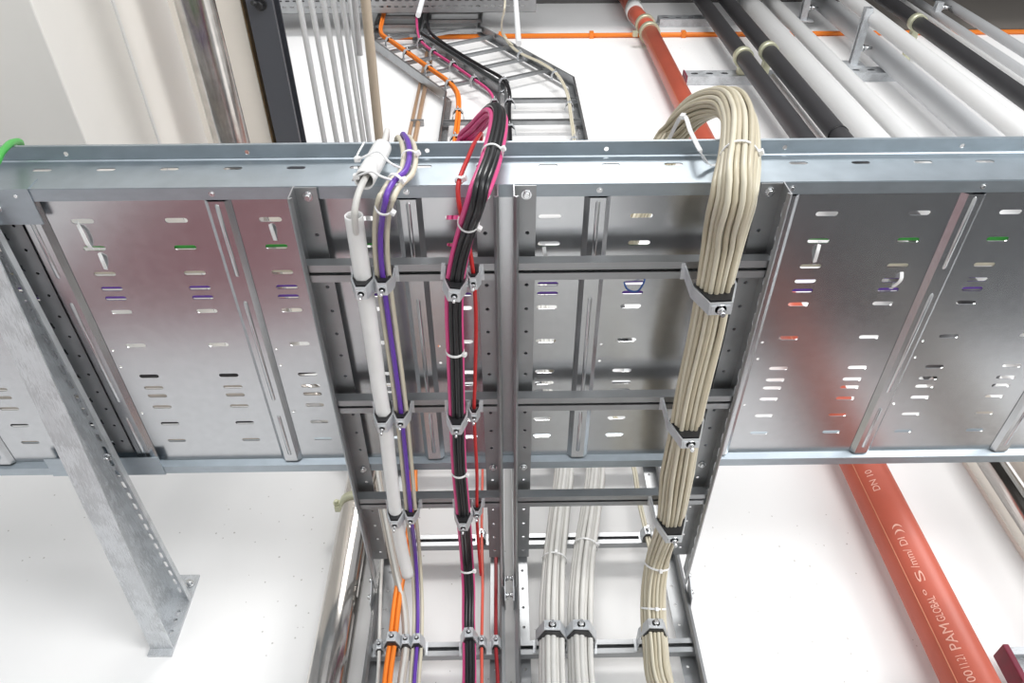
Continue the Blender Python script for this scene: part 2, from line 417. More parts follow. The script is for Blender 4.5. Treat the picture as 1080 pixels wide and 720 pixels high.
# ------------------------------------------------------------------ ladders
def rung_x(mb, xa, xb, yc, z0, w=.030, h=.019, lip=.012):
    """C rail along X, mouth down"""
    z1 = z0+h; mb.strip([(yc-w/2+lip, z0+.0015), (yc-w/2, z0+.0015), (yc-w/2, z1), (yc+w/2, z1), (yc+w/2, z0+.0015), (yc+w/2-lip, z0+.0015)], .0022, 'X', xa, xb)
def rung_wall(xa, xb, zc, yf, w=.030, h=.019, lip=.0105):
    """C rail along X, mouth towards the room, slotted back"""
    mb = MB(); y1 = yf+h
    mb.strip([(yf, zc-w/2+lip), (yf, zc-w/2), (y1, zc-w/2)], .0022, 'X', xa, xb)
    mb.strip([(y1, zc+w/2), (yf, zc+w/2), (yf, zc+w/2-lip)], .0022, 'X', xa, xb)
    hs = [(xa+.02+.033*k, zc, .024, .008) for k in range(int((xb-xa)/.033))]
    mb.perf(xa, xb, zc-w/2, zc+w/2, hs, .002, FXZ(y1)); return mb
ZB, ZT = .957, .996
def flat_ladder(name, label, xl, xr, ye):
    t = empty(name, ((xl+xr)/2, .6, ZB)); tag(t, label, 'cable ladder', 'cable ladders under the tray')
    for x, sg in ((xl, 1), (xr, -1)):
        mb = MB()
        hs = [(y_, .970, .026, .010) for y_ in [Y0+.03+.042*k for k in range(26)]]
        mb.perf(Y0-.004, ye, ZB, ZT, hs, .002, FYZ(x-.001))
        mb.strip([(x, ZB), (x+sg*.003, ZB-.003), (x+sg*.006, ZB+.001)], .0022, 'Y', Y0-.006, ye)
        hs = [(x+sg*.021, Y0+.03+.05*k, .007, .007) for k in range(1, 22)]
        mb.perf(min(x, x+sg*.034), max(x, x+sg*.034), Y0-.002, ye-.06, hs, .002, FXY(ZT-.002))
        mb.build('side_rail', GALVL, t)
        for y_ in (Y0+.012, Y1-.012):
            MB().bolt((x+sg*.019, y_, ZT-.002), (0,0,-1), .0055, .007).build('bolt', BRIGHT, t)
        # hinge plate towards the wall ladder
        pz = MB().prism([(ye-.03, ZB), (ye+.012, ZB-.005), (ye+.022, ZB-.05), (ye-.01, ZB-.045)], 'X', x-sg*.002-.001, x-sg*.002+.001)
        MB().bolt((x-sg*.003, ye-.012, ZB+.012), (-sg,0,0), .005, .008).build('bolt', BRIGHT, t)
        MB().bolt((x-sg*.003, ye-.006, ZB-.028), (-sg,0,0), .005, .008).build('bolt', BRIGHT, t)
        pz.build('joint_plate', GALVL, t)
    for yc in (.664, .960, 1.245):
        mb = MB(); rung_x(mb, xl, xr, yc, .962); mb.build('rung', GALVL, t)
    return t
LXL, LXR, RXL, RXR = -.312, -.007, .017, .423
flat_ladder('cable_ladder', 'narrow level cable ladder under the tray carrying violet, magenta and red cables', LXL, LXR, 1.55)
flat_ladder('cable_ladder', 'wider level cable ladder under the tray carrying the thick beige bundle', RXL, RXR, 1.55)
YF, YBK = 1.565, 1.62
RZ = [.82+.285*k for k in range(-4, 12)]
DX, DZ = -.55, .953
def wall_ladder(label, xl, xr, zl):
    t = empty('cable_ladder', ((xl+xr)/2, YBK, -.3)); tag(t, label, 'cable ladder', 'cable ladders on the wall')
    zr = zl+(xr-xl)*.268
    for x, sg, z in ((xl, 1, zl), (xr, -1, zr)):
        mb = MB()
        hs = [(1.592, -.30+.05*k, .010, .024) for k in range(int((z+.3)/.05)-1)]
        mb.perf(YF, YBK, -.4, z, hs, .002, FYZ(x-.001))
        mb.strip([(x, YF), (x+sg*.006, YF-.003), (x+sg*.010, YF+.002)], .0022, 'Z', -.4, z)
        hs = [(x+sg*.021, -.36+.05*k, .007, .007) for k in range(int((z+.4)/.05)-1)]
        mb.perf(min(x, x+sg*.034), max(x, x+sg*.034), -.4, z, hs, .002, FXZ(YBK))
        a = Vector((x, (YF+YBK)/2, z)); b = a+Vector((DX, 0, DZ)); c = Vector((b.x, b.y, 5.98))
        for p, q in ((a, b), (b, c)):
            d = (q-p).normalized(); mb.obar(p, q, (0,1,0), .0022, YBK-YF)
            mb.obar(p, q, (0,1,0), .034, .002, ((-sg*.016)*(-1 if False else 1)*(1), (YBK-YF)/2)) if False else None
            side = Vector((d.z, 0, -d.x))*sg
            o = side*.017+Vector((0, (YBK-YF)/2, 0)); mb.obar(p+o, q+o, (0,1,0), .034, .002)
            o = side*.005-Vector((0, (YBK-YF)/2, 0)); mb.obar(p+o, q+o, (0,1,0), .010, .002)
        mb.build('side_rail', GALVL, t)
        MB().bolt((x-sg*.001, 1.59, z-.03), (-sg,0,0), .008, .012).build('bolt', BRIGHT, t)
    for z in RZ:
        if z < zl-.1: rung_wall(xl, xr, z, YF+.015).build('rung', GALVL, t)
    d = Vector((DX, 0, DZ)).normalized(); nrm = Vector((d.z, 0, -d.x)); L = Vector((DX,0,DZ)).length
    k = .12
    w_ = (xr-xl)*d.z + (zr-zl)*(-d.x)*-1
    while k < L-.02:
        p = Vector((xl, YF+.025, zl))+d*k; q = p+nrm*((xr-xl)*.966)
        MB().obar(p, q, (0,1,0), .024, .018).build('rung', GALVL, t); k += .235
    z = zl+DZ+.10
    while z < 5.9:
        MB().box((xl+DX, YF+.015, z-.013), (xr+DX, YF+.034, z+.013)).build('rung', GALVL, t); z += .2
    for z in (.2, 1.6, 2.6, 3.7):                     # stand-offs that carry it on the wall
        mb = MB()
        for x, sg in ((xl, 1), (xr, -1)): mb.box((min(x, x+sg*.03), YBK, z-.02), (max(x, x+sg*.03), WY, z+.02))
        mb.build('wall_standoff', GALVL, t)
    return t
wall_ladder('narrow wall ladder carrying orange, violet and magenta cables, stepping sideways near the ceiling', LXL, LXR, 4.03)
wall_ladder('wider wall ladder carrying two pale grey bundles and the beige bundle', RXL, RXR, 4.13)

# ------------------------------------------------------------------ clamps
def cable_clamp(label, M, w, h, dep=.022, parent=None, group='steel cable clamps', tail=.03, lift=0.0):
    """origin on the rung face, -z away from the rung, cable along y"""
    t = empty('cable_clamp', M=M); tag(t, label, 'cable clamp', group)
    st = MB(); c = w/2+.002
    prof = [(-c, .006), (-c, -h*.55), (-w*.26, -h), (w*.26, -h), (c, -h*.55), (c, .006)]
    st.strip(prof, .0024, 'Y', -dep/2, dep/2)
    for sg in (-1, 1): st.box((min(sg*c, sg*(c+.006)), -dep/2-.004, -.001), (max(sg*c, sg*(c+.006)), dep/2+.004, .003))
    st.box((-w*.22, -dep*.28, -h-.0028), (w*.22, dep*.28, -h-.001))
    local(st.build('strap', CLAMPM), t)
    pd = MB(); pd.prism([(-c+.003, -h*.50), (-w*.24, -h*.74), (w*.24, -h*.74), (c-.003, -h*.50), (c-.003, -h*.60), (w*.24, -h+.003), (-w*.24, -h+.003), (-c+.003, -h*.60)], 'Y', -dep*.60, dep*.60)
    local(pd.build('pressure_pad', BLACKP), t)
    br = max(.0035, min(.006, w*.1)); bo = MB().bolt((0, 0, -h), (0,0,-1), br, .008); bo.tube([(0,0,-h-.007), (0,0,-h-.007-tail*.35)], br*.62, 10)
    local(bo.build('bolt', BRIGHT), t)
    return t
def under(x, y, z=.962, lean=0.):                     # below a level rung
    p = PZ(x, y, z); return Matrix.Translation(p) @ Matrix.Rotation(lean, 4, 'Z')
def onwall(x, y, yy=YF+.014, lean=0.):                # in front of a wall rung
    p = PY(x, y, yy); return Matrix.Translation(p) @ Matrix.Rotation(lean, 4, 'Y') @ Matrix.Rotation(-pi/2, 4, 'X')
N1, N2, N3, N4, N5 = 'on the rung nearest the tray lip', 'on the rung under mid tray', 'on the rung past the far tray edge', 'on the lower wall rung', 'on the upper wall rung'
def rung_m(bd, k, Yr):
    """clamp frame where a bundle passes under a level rung"""
    i = min(range(len(bd.p)), key=lambda j: abs(bd.p[j].y-Yr)+abs(bd.p[j].z-.93)*.5)
    t = bd.T[i]; return Matrix.Translation((bd.p[i].x, Yr, .962)) @ Matrix.Rotation(math.atan2(-t.x, t.y), 4, 'Z'), bd.p[i]
def wrung_m(bd, Zr):
    i = min(range(len(bd.p)), key=lambda j: abs(bd.p[j].z-Zr)+max(0, 1.4-bd.p[j].y)*5)
    t = bd.T[i]; return Matrix.Translation((bd.p[i].x, YF+.014, Zr)) @ Matrix.Rotation(math.atan2(t.x, t.z) if t.z > 0 else math.atan2(-t.x, -t.z), 4, 'Y') @ Matrix.Rotation(-pi/2, 4, 'X'), bd.p[i]
def clamp_level(bd, Yr, w, h, label, **k): M, p = rung_m(bd, 0, Yr); return cable_clamp(label, M, w, h, **k)
def clamp_wall(bd, Zr, w, h, label, **k): M, p = wrung_m(bd, Zr); return cable_clamp(label, M, w, h, **k)

# ------------------------------------------------------------------ thick beige bundle
bg = Bundle([(.10,.95,1.06), (.16,.80,1.06), (706,150,'Y',.655), (733,117,'Y',.575), (763,107,'Y',.51), (779,126,'Y',.462), (780,165,'Y',.45), (774,205,'Y',.462), (765,245,'Z',.905), (754,300,'Z',.905),
    (746,345,'Z',.91), (732,405,'Z',.905), (723,450,'Z',.905), (714,500,'Z',.91), (707,548,'Z',.91), (695,585,'Y',1.40), (690,615,'Y',1.46), (689,645,'Y',1.50), (691,680,'Y',1.525), (696,720,'Y',1.53), (.370,1.53,.45), (.372,1.53,-.3)],
    [.03,.03,.032,.031,.029,.029,.029,.030,.032,.029,.031,.030,.0275,.033,.028,.028,.0275,.0275,.0275,.028,.03,.03])
for i, (a, b) in enumerate(hexpack(37)):
    o = bg.strand(a, b, .0041, 'beige_cable', BEIGE if i % 3 else BEIGE2, .0012)
    tag(o, 'beige cable of the thick bundle looping over the right half of the tray', 'cable', 'beige cables of the thick bundle')
for yr, h, wd, n in ((.664, .100, .062, N1), (.960, .099, .058, N2), (1.245, .096, .058, N3)):
    clamp_level(bg, yr, wd, h, 'wide cable clamp round the thick beige bundle '+n)
clamp_wall(bg, .82, .058, .094, 'wide cable clamp round the thick beige bundle '+N4)
cable_tie(bg, bg.near(778,168), 'white cable tie round the beige bundle in front of the tray rail', fa=.84, fb=.9)
cable_tie(bg, bg.near(690,595), 'white cable tie round the beige bundle just below its third clamp', head=3)
cable_tie(bg, bg.near(689,640), 'white cable tie round the beige bundle just above the lower wall rung', head=3)
# the long tie that holds the loop to the rail
sp, _ = spline([PY(703,152,.62), PY(719,122,.545), PY(729,140,.515), PY(738,158,.500), PY(747,173,.522), PY(760,173,.528)])
t = empty('cable_tie', sp[len(sp)//2]); tag(t, 'long white cable tie holding the beige loop to a slot in the rail', 'cable tie', 'white cable ties')
mb = MB()
for i in range(len(sp)-1): mb.obar(sp[i], sp[i+1]+(sp[i+1]-sp[i])*.1, (0,-1,.3), .0075, .0015)
mb.build('band', TIE, t)
mb = MB().obar(PY(721,121,.54), PY(719,124,.53), (0,-1,0), .009, .007); mb.build('head', TIE, t, bevel=.001)

# ------------------------------------------------------------------ pale grey bundles on the wall ladder
for way, lab in (([(.13,1.545,2.4), (.13,1.545,1.8), (595,488,'Y',1.535), (591,535,'Y',1.53), (585,590,'Y',1.525), (582,640,'Y',1.525), (582,680,'Y',1.53), (583,722,'Y',1.53), (.088,1.53,.3), (.088,1.53,-.3)], 'left'),
                 ([(.24,1.545,2.4), (.235,1.545,1.8), (628,488,'Y',1.535), (624,535,'Y',1.53), (616,590,'Y',1.525), (612,640,'Y',1.525), (612,680,'Y',1.53), (614,722,'Y',1.53), (.155,1.53,.3), (.158,1.53,-.3)], 'right')):
    bd = Bundle(way, [.029,.029,.028,.028,.0295,.0315,.0305,.031,.031,.031])
    side = 'next to the middle rails' if lab == 'left' else 'between its twin and the beige bundle'
    for i, (a, b) in enumerate(hexpack(17)):
        o = bd.strand(a, b, .0063, 'grey_cable', GREYC if i % 2 else GREYC2, .0010)
        tag(o, 'pale grey cable of the wall bundle '+side, 'cable', 'pale grey cables of the bundle '+side)
    clamp_wall(bd, .82, .064, .094, 'wide cable clamp round the pale grey bundle '+side)
    if lab == 'left': cable_tie(bd, bd.near(586,592), 'thin white cable tie round the pale grey bundle next to the middle rails', head=3)
    else: cable_tie(bd, bd.near(620,573), 'bright white cable tie round the pale grey bundle nearer the beige one', head=1)

# ------------------------------------------------------------------ magenta bundle
pk = Bundle([(-.13,.86,1.07), (-.10,.76,1.08), (490,150,'Y',.62), (505,131,'Y',.56), (519,117,'Y',.512), (526,125,'Y',.482), (517,170,'Y',.462), (504,205,'Y',.472), (491,245,'Z',.925), (481,290,'Z',.93), (479,325,'Z',.93), (480,370,'Z',.93), (482,440,'Z',.93), (484,490,'Z',.93),
    (489,545,'Z',.93), (492,585,'Y',1.42), (494,620,'Y',1.49), (494,655,'Y',1.525), (495,685,'Y',1.535), (495,722,'Y',1.54), (-.083,1.54,.4), (-.085,1.54,-.3)], [.016,.016,.017,.0155,.0145,.0145,.0145,.0145,.0145,.0145,.0145,.0145,.0145,.0145,.0145,.0145,.0145,.0145,.0145,.0145,.0145,.0145])
for a, b, blk in ((-.74,.12,0), (-.30,.60,1), (.18,.70,1), (.58,.40,1), (-.10,.12,1), (.74,-.18,0), (-.52,-.42,0), (.05,-.50,0), (.42,-.62,0)):
    # b > 0 is the side away from the rung, facing the room
    o = pk.strand(a, b if True else -b, .0043, 'black_cable' if blk else 'magenta_cable', BLACKC if blk else PINK, .0004)
    if blk: tag(o, 'glossy black cable in the bundle of magenta and black over the rail', 'cable', 'black cables of the magenta bundle')
    else: tag(o, 'magenta cable in the bundle of magenta and black over the rail', 'cable', 'magenta cables of the bundle')
for yr, n in ((.664, N1), (.960, N2), (1.245, N3)): clamp_level(pk, yr, .032, .060, 'cable clamp round the magenta bundle '+n)
clamp_wall(pk, .82, .032, .070, 'cable clamp round the magenta bundle '+N4)
for (x, y), l in (((520,160), 'in front of the rail lip'), ((494,232), 'below the rail, above the first rung'), ((480,373), 'midway between the first two rungs'), ((484,494), 'at the far tray edge'), ((493,603), 'below the third rung')):
    cable_tie(pk, pk.near(x, y), 'white cable tie round the magenta bundle '+l, head=1)

# ------------------------------------------------------------------ violet and beige trio
vb = Bundle([(-.20,.80,1.06), (-.19,.70,1.07), (423,151,'Y',.56), (428,147,'Y',.515), (432,163,'Y',.488), (428,182,'Y',.482), (416,193,'Y',.484), (407,210,'Y',.492), (402,240,'Z',.935), (402,268,'Z',.938), (405,298,'Z',.94), (412,350,'Z',.94), (419,400,'Z',.94), (424,440,'Z',.94), (429,490,'Z',.94), (434,545,'Z',.94),
    (438,580,'Y',1.43), (440,612,'Y',1.50), (441,645,'Y',1.54), (440,680,'Y',1.55), (437,722,'Y',1.55), (-.185,1.55,.4), (-.185,1.55,-.3)], .011)
for a, b, mt, nm, lab, g in ((-.8, -.15, BEIGE2, 'beige_cable', 'beige cable beside the violet one, on the side of the white conduit', None), (.0, .30, VIOLET, 'violet_cable', 'violet cable running over the rail and down between two beige cables', None), (.8, -.15, BEIGE2, 'beige_cable', 'beige cable beside the violet one, on the side of the magenta bundle', None)):
    tag(vb.strand(a, b, .0042, nm, mt), lab, 'cable', g)
for yr, n in ((.664, N1), (.960, N2), (1.245, N3)): clamp_level(vb, yr, .026, .042, 'small cable clamp round the violet cable trio '+n)
clamp_wall(vb, .82, .026, .048, 'small cable clamp round the violet cable trio '+N4)
cable_tie(vb, vb.near(432,166), 'white cable tie round the violet and beige cables on the rail face')
cable_tie(vb, vb.near(418,192), 'white cable tie at the bend of the violet and beige cables')
cable_tie(vb, vb.near(403,219), 'white cable tie round the violet and beige cables below the rail')

# ------------------------------------------------------------------ white conduits
wc = Bundle([(373,227,'Z',.938), (377,255,'Z',.938), (384,300,'Z',.938), (393,360,'Z',.938), (400,410,'Z',.938), (406,445,'Z',.938), (411,490,'Z',.938), (418,545,'Z',.935), (424,580,'Z',.93), (430,606,'Z',.92)], .0135)
o = MB().tube(wc.p, .0135, 20, hollow=.0018).build('plastic_conduit', WHITEPL); tag(o, 'long white plastic conduit clamped under three rungs', 'conduit')
for yr, n in ((.664, N1), (.960, N2), (1.245, N3)): clamp_level(wc, yr, .030, .052, 'cable clamp round the long white conduit '+n)
uc = Bundle([PY(403,156,.500), PY(394,173,.492), PY(384,190,.488)], .0145)
o = MB().tube(uc.p, .0145, 20, hollow=.0018).build('plastic_conduit', WHITEPL); tag(o, 'short white conduit sleeve strapped to the outside of the tray rail', 'conduit')
sp, _ = spline([(-.24,.80,1.06), PY(408,146,.56), PY(403,156,.500), PY(384,190,.488), PY(377,207,.50), PY(374,225,.52), PZ(377,255,.938), PZ(384,300,.938)])
tag(MB().tube(sp, .0048, 10).build('grey_cable', GREYC2), 'single pale grey cable passing from the short sleeve into the long conduit', 'cable')
for pts, l in (([(384,150),(377,168),(398,160),(412,172),(426,179)], 'near its upper end'), ([(372,190),(376,186),(392,181),(402,186),(420,192)], 'round its lower end')):
    sp, _ = spline([PY(pts[0][0], pts[0][1], .505)] + [PY(x, y, .470 if 0 < i < len(pts)-2 else .485) for i, (x, y) in enumerate(pts[1:])])
    t = empty('cable_tie', sp[5]); tag(t, 'white cable tie on the short conduit sleeve '+l, 'cable tie', 'white cable ties')
    MB().tube(sp, .0017, 6).build('band', TIE, t); MB().obar(sp[8]-Vector((0,0,.004)), sp[8]+Vector((0,0,.004)), (0,1,0), .009, .007).build('head', TIE, t, bevel=.001)

# ------------------------------------------------------------------ thin red cables
rd = Bundle([(-.10,.75,1.05), PY(507,149,.56), PY(501,150,.508), PY(493,168,.492), PY(485,188,.486), PY(483,200,.492), PY(485,220,.515), PZ(494,255,.942), PZ(500,297,.947), PZ(502,340,.947), PZ(501,400,.947), PZ(500,437,.947), PZ(503,500,.947), PZ(503,545,.947), PZ(505,580,.945), PZ(507,606,.94)], .004)
tag(rd.strand(0, 0, .0034, 'red_cable', REDC), 'thin bright red cable under the tray beside the magenta bundle', 'cable')
for yr, n in ((.664, N1), (.960, N2), (1.245, N3)): clamp_level(rd, yr, .016, .030, 'tiny cable clamp round the thin red cable '+n)
cable_tie(rd, rd.near(484,190), 'white cable tie on the thin red cable at the rail foot', ex=.001)
sr = Bundle([(-.075,1.55,2.2), PY(509,488,1.55), PY(508,560,1.553), PY(509,610,1.553), PY(508,680,1.553), PY(508,722,1.553), (-.058,1.553,-.3)], .004)
tag(sr.strand(0, 0, .0036, 'red_cable', SALMON), 'salmon red cable on the wall ladder right of the magenta bundle', 'cable')
clamp_wall(sr, 1.105, .016, .026, 'tiny cable clamp round the salmon red cable '+N5)
clamp_wall(sr, .82, .016, .036, 'tiny cable clamp round the salmon red cable '+N4)
dr = Bundle([(-.03,1.55,2.2), (-.03,1.55,1.5), PY(523,560,1.555), PY(523,610,1.555), PY(523,680,1.555), PY(525,722,1.555), (-.03,1.555,-.3)], .004)
tag(dr.strand(0, 0, .0042, 'red_cable', DRED), 'dark red cable against the right side rail of the narrow wall ladder', 'cable')
clamp_wall(dr, .82, .016, .036, 'tiny cable clamp round the dark red cable '+N4)

# ------------------------------------------------------------------ orange, taupe and grey cables low on the wall ladder
oc = Bundle([(-.20,1.55,2.2), PY(437,488,1.55), PY(436,530,1.545), PY(430,575,1.54), PY(420,625,1.53), PY(414,675,1.54), PY(408,722,1.545), (-.24,1.545,.4), (-.245,1.545,-.3)], .010)
for a, l in ((-.55, 'nearer the stainless pipe'), (.55, 'nearer the violet cable')): tag(oc.strand(a, .1*a, .0056, 'orange_cable', ORANGE), 'orange cable of the low pair on the narrow wall ladder, '+l, 'cable')
clamp_wall(oc, .82, .036, .058, 'cable clamp round the two orange cables '+N4)
tp = Bundle([(-.27,1.55,2.2), PY(399,488,1.545), PY(402,522,1.54), PY(409,560,1.53), PY(417,600,1.52), PY(426,640,1.54), PY(428,680,1.55), PY(423,722,1.55), (-.215,1.55,.4), (-.215,1.55,-.3)], [.011,.011,.011,.011,.010,.008,.0075,.008,.008,.008])
for a, b in ((-.55,-.2),(.5,-.35),(0,.5)):
    tag(tp.strand(a, b, .0046, 'taupe_cable', TAUPE if a else GREYC), 'taupe grey cable behind the white conduit on the narrow wall ladder', 'cable', 'taupe cables behind the white conduit')
clamp_wall(tp, .82, .024, .046, 'small cable clamp round the taupe grey cables '+N4)
gr = Bundle([(-.265,1.56,2.2), PY(408,540,1.56), PY(402,610,1.56), PY(400,680,1.56), PY(398,722,1.56), (-.27,1.56,-.3)], .004)
tag(gr.strand(0, 0, .004, 'grey_cable', GREYC2), 'single pale grey cable close to the left side rail of the narrow wall ladder', 'cable')
clamp_wall(gr, .82, .016, .026, 'tiny cable clamp at the left end of the lower wall rung')
bp = Bundle([(.21,1.56,2.2), PY(667,488,1.56), PY(674,527,1.56), PY(681,558,1.56), PY(692,605,1.56), PY(700,680,1.56), (.36,1.56,-.3)], .006)
for a, l in ((-.55, 'nearer the grey bundles'), (.55, 'nearer the thick bundle')): tag(bp.strand(a, 0, .0035, 'beige_cable', BEIGE2), 'thin beige cable of the pair on the upper wall rung, '+l, 'cable')
clamp_wall(bp, 1.105, .020, .030, 'small cable clamp round the thin beige pair on the upper wall rung')

# ------------------------------------------------------------------ cables lying in the tray, seen through its slots
sp, _ = spline([(1.8,.640,1.026), (.9,.650,1.026), (.2,.640,1.026), (-.4,.648,1.026), (-.66,.645,1.027), (-.74,.635,1.033), (-.80,.60,1.06), PY(22,154,.545), PY(14,150,.515), PY(2,160,.488), PY(-14,180,.48), (-.80,.49,.94), (-.86,.50,.85), (-.95,.52,.80)])
tag(MB().tube(sp, .0055, 8).build('green_cable', GREEN), 'green cable lying in the tray and spilling over its left end rail', 'cable')
for y, mt, nm, l in ((.722, VIOLET, 'violet_cable', 'violet cable lying in the tray, seen through the fourth slot row'), (.744, VIOLET, 'violet_cable', 'violet cable lying in the tray, seen through the fifth slot row'), (.695, BEIGE2, 'beige_cable', 'beige cable lying in the tray, seen through the third slot row')):
    sp, _ = spline([(-1.7+.35*i, y+random.uniform(-.002,.002), 1.021) for i in range(11)]); tag(MB().tube(sp, .005, 8).build(nm, mt), l, 'cable')
for y, mt in ((.926, BLACKC), (.953, TAUPE), (.976, TAUPE), (1.004, TAUPE), (1.05, BLACKC), (1.098, TAUPE)):
    sp, _ = spline([(-1.7,y,1.022), (-1.2,y,1.022), (-.8,y,1.022), (-.45,y,1.022), (-.30,y,1.03), (-.2,y+.02,1.05)])
    tag(MB().tube(sp, .006, 8).build('dark_cable', mt), 'dark cable seen through the lower slots at the left end of the tray', 'cable', 'dark cables in the left end of the tray')
for pts, l in (([(80,233),(86,244),(93,258),(97,262)], 'below the top slot nearest the left splice'), ([(103,263),(108,275),(113,287)], 'from second to third slot near the left splice'), ([(284,233),(287,243),(292,257)], 'below the top slot left of the narrow ladder'),
               ([(865,254),(862,266),(858,280)], 'below the second slot right of the wide ladder'), ([(951,283),(950,295),(938,305)], 'hooking two slots above the right bay'), ([(573,257),(575,268),(577,280)], 'below the second slot beside the middle rails')):
    sp, _ = spline([PZ(pts[0][0], pts[0][1], 1.018)] + [PZ(x, y, 1.008) for x, y in pts[1:-1]] + [PZ(pts[-1][0], pts[-1][1], 1.018)])
    t = empty('cable_tie', sp[0]); tag(t, 'white cable tie in the tray underside, '+l, 'cable tie', 'white cable ties')
    mb = MB()
    for i in range(len(sp)-1): mb.obar(sp[i], sp[i+1]+(sp[i+1]-sp[i])*.1, (0,0,1), .006, .0014)
    mb.build('band', TIE, t)
sp, _ = spline([PZ(657,295,1.019), PZ(662,305,1.006), PZ(672,307,1.0), PZ(679,298,1.004), PZ(680,292,1.018)])
tag(MB().tube(sp, .0016, 6).build('blue_wire', BLUEC), 'thin blue wire loop poking out of a tray slot', 'wire')

# ------------------------------------------------------------------ upper run of the wall ladders
YU = 1.545
def upper(name, pts, mt, rr, n, lab, grp, R):
    bd = Bundle([PY(x, y, YU) for x, y in pts], R)
    for i in range(n):
        a = 0 if n == 1 else math.cos(2*pi*i/n)*.55; b = 0 if n == 1 else math.sin(2*pi*i/n)*.55
        tag(bd.strand(a, b, rr, name, mt, .001), lab, 'cable', grp)
    return bd
ou = upper('orange_cable', [(478,230),(480,150),(483,118),(482,98),(473,86),(455,73),(435,59),(414,44),(402,35),(403,22),(407,6)], ORANGE, .0075, 3, 'orange cable in the trio climbing the narrow ladder above the tray', 'orange cables on the upper ladder', .016)
pu = upper('magenta_cable', [(524,230),(523,150),(522,112),(516,96),(498,82),(475,66),(455,53),(443,42),(440,30),(439,10)], PINK, .0042, 3, 'magenta cable in the trio climbing the narrow ladder above the tray', 'magenta cables on the upper ladder', .009)
ku = upper('black_cable', [(539,230),(538,150),(537,118),(537,96),(530,83),(508,70),(480,53),(456,36),(451,26),(452,8)], BLACKC, .005, 3, 'black cable in the trio climbing between the two upper ladders', 'black cables on the upper ladder', .011)
bu = upper('beige_cable', [(612,230),(606,150),(602,120),(598,98),(587,78),(570,66),(549,56),(538,47),(531,36)], BEIGE2, .005, 2, 'thin beige cable climbing the right rail of the wider upper ladder', 'beige cables on the upper ladder', .009)
for bd, nm, spots, w, h in ((ou, 'orange trio', [(482,146),(483,118),(474,87),(452,71),(430,55),(411,42)], .05, .05), (pu, 'magenta trio', [(521,108),(500,83),(478,68),(456,54),(444,43)], .045, .05), (bu, 'thin beige pair', [(606,147),(600,110),(586,77),(549,56)], .035, .04), (ku, 'black trio', [(537,132),(537,108),(531,84)], .05, .045)):
    for i, (x, y) in enumerate(spots):
        k = bd.near(x, y); p, T, A, B, r = bd.at(k)
        M = Matrix.Translation((p.x, YF+.014, p.z)) @ Matrix.Rotation(math.atan2(T.x, T.z), 4, 'Y') @ Matrix.Rotation(-pi/2, 4, 'X')
        cable_clamp('dark clamp on the %s of the upper ladder, %s from the tray' % (nm, ['first','second','third','fourth','fifth','sixth'][i]), M, w, h, group='cable clamps of the upper ladders')
for x, l in ((-6, 'left of the pair'), (6, 'right of the pair')):
    a = PY(440+x*.55, 118, 1.63); o = MB().tube([(a.x, 1.63, 2.6), (a.x, 1.63, 5.0)], .009 if x < 0 else .012, 12).build('copper_tube', COPPER)
    tag(o, 'thin brown copper tube on the wall behind the upper ladder, '+l, 'tube')
a = PY(440, 127, 1.62); o = MB().box((a.x-.035, 1.616, a.z-.008), (a.x+.035, 1.649, a.z+.008)).build('tube_clip', GALVL); tag(o, 'small dark clip holding the two brown copper tubes to the wall', 'clip')
# top tray, hanger rods, orange cable on the wall
zt = 5.26
tt = empty('cable_tray', (-.9, 1.4, zt)); tag(tt, 'small perforated cable tray hung near the ceiling above the upper ladder', 'cable tray')
hs = []
for i in range(46):
    for j in range(8): hs.append((-2.1+.05*i+(j % 2)*.025, 1.23+.038*j, .03, .010))
MB().perf(-2.15, .24, 1.2, 1.5, hs, .002, FXY(zt)).build('bottom_plate', GALVL, tt)
for y in (1.2, 1.5):
    hs = [(-2.12+.05*i, zt+.03, .02, .01) for i in range(47)]
    MB().perf(-2.15, .24, zt, zt+.06, hs, .002, FXZ(y)).build('side_rail', GALVL, tt)
for (x, y), l in (((441,16), 'over the magenta trio'), ((547,46), 'over the wider upper ladder')):
    p = PY(x, y, 1.17); o = MB().tube([(p.x, 1.17, p.z), (p.x, 1.17, 6.0)], .014, 10).build('hanger_rod', PVC); tag(o, 'pale hanger rod dropping from the ceiling '+l, 'rod')
sp, _ = spline([PY(533,-8,1.18), PY(532,10,1.18), PY(529,26,1.4), PY(531,38,1.5), PY(541,48,1.54)])
tag(MB().tube(sp, .006, 8).build('beige_cable', BEIGE2), 'loose thin beige cable dropping from the top tray to the wider upper ladder', 'cable')
a = PY(500, 42.2, 1.635); b_ = PY(1200, 31.5, 1.635)
o = MB().tube([(a.x-.6, 1.635, 5.19), (b_.x, 1.635, 5.205)], .016, 10)
for x in (.0, .62, 1.25, 2.4): o.box((x-.014, 1.61, 5.17), (x+.014, 1.65, 5.215))
tag(o.build('orange_cable', ORANGE), 'orange cable running level along the wall below the ceiling', 'cable')

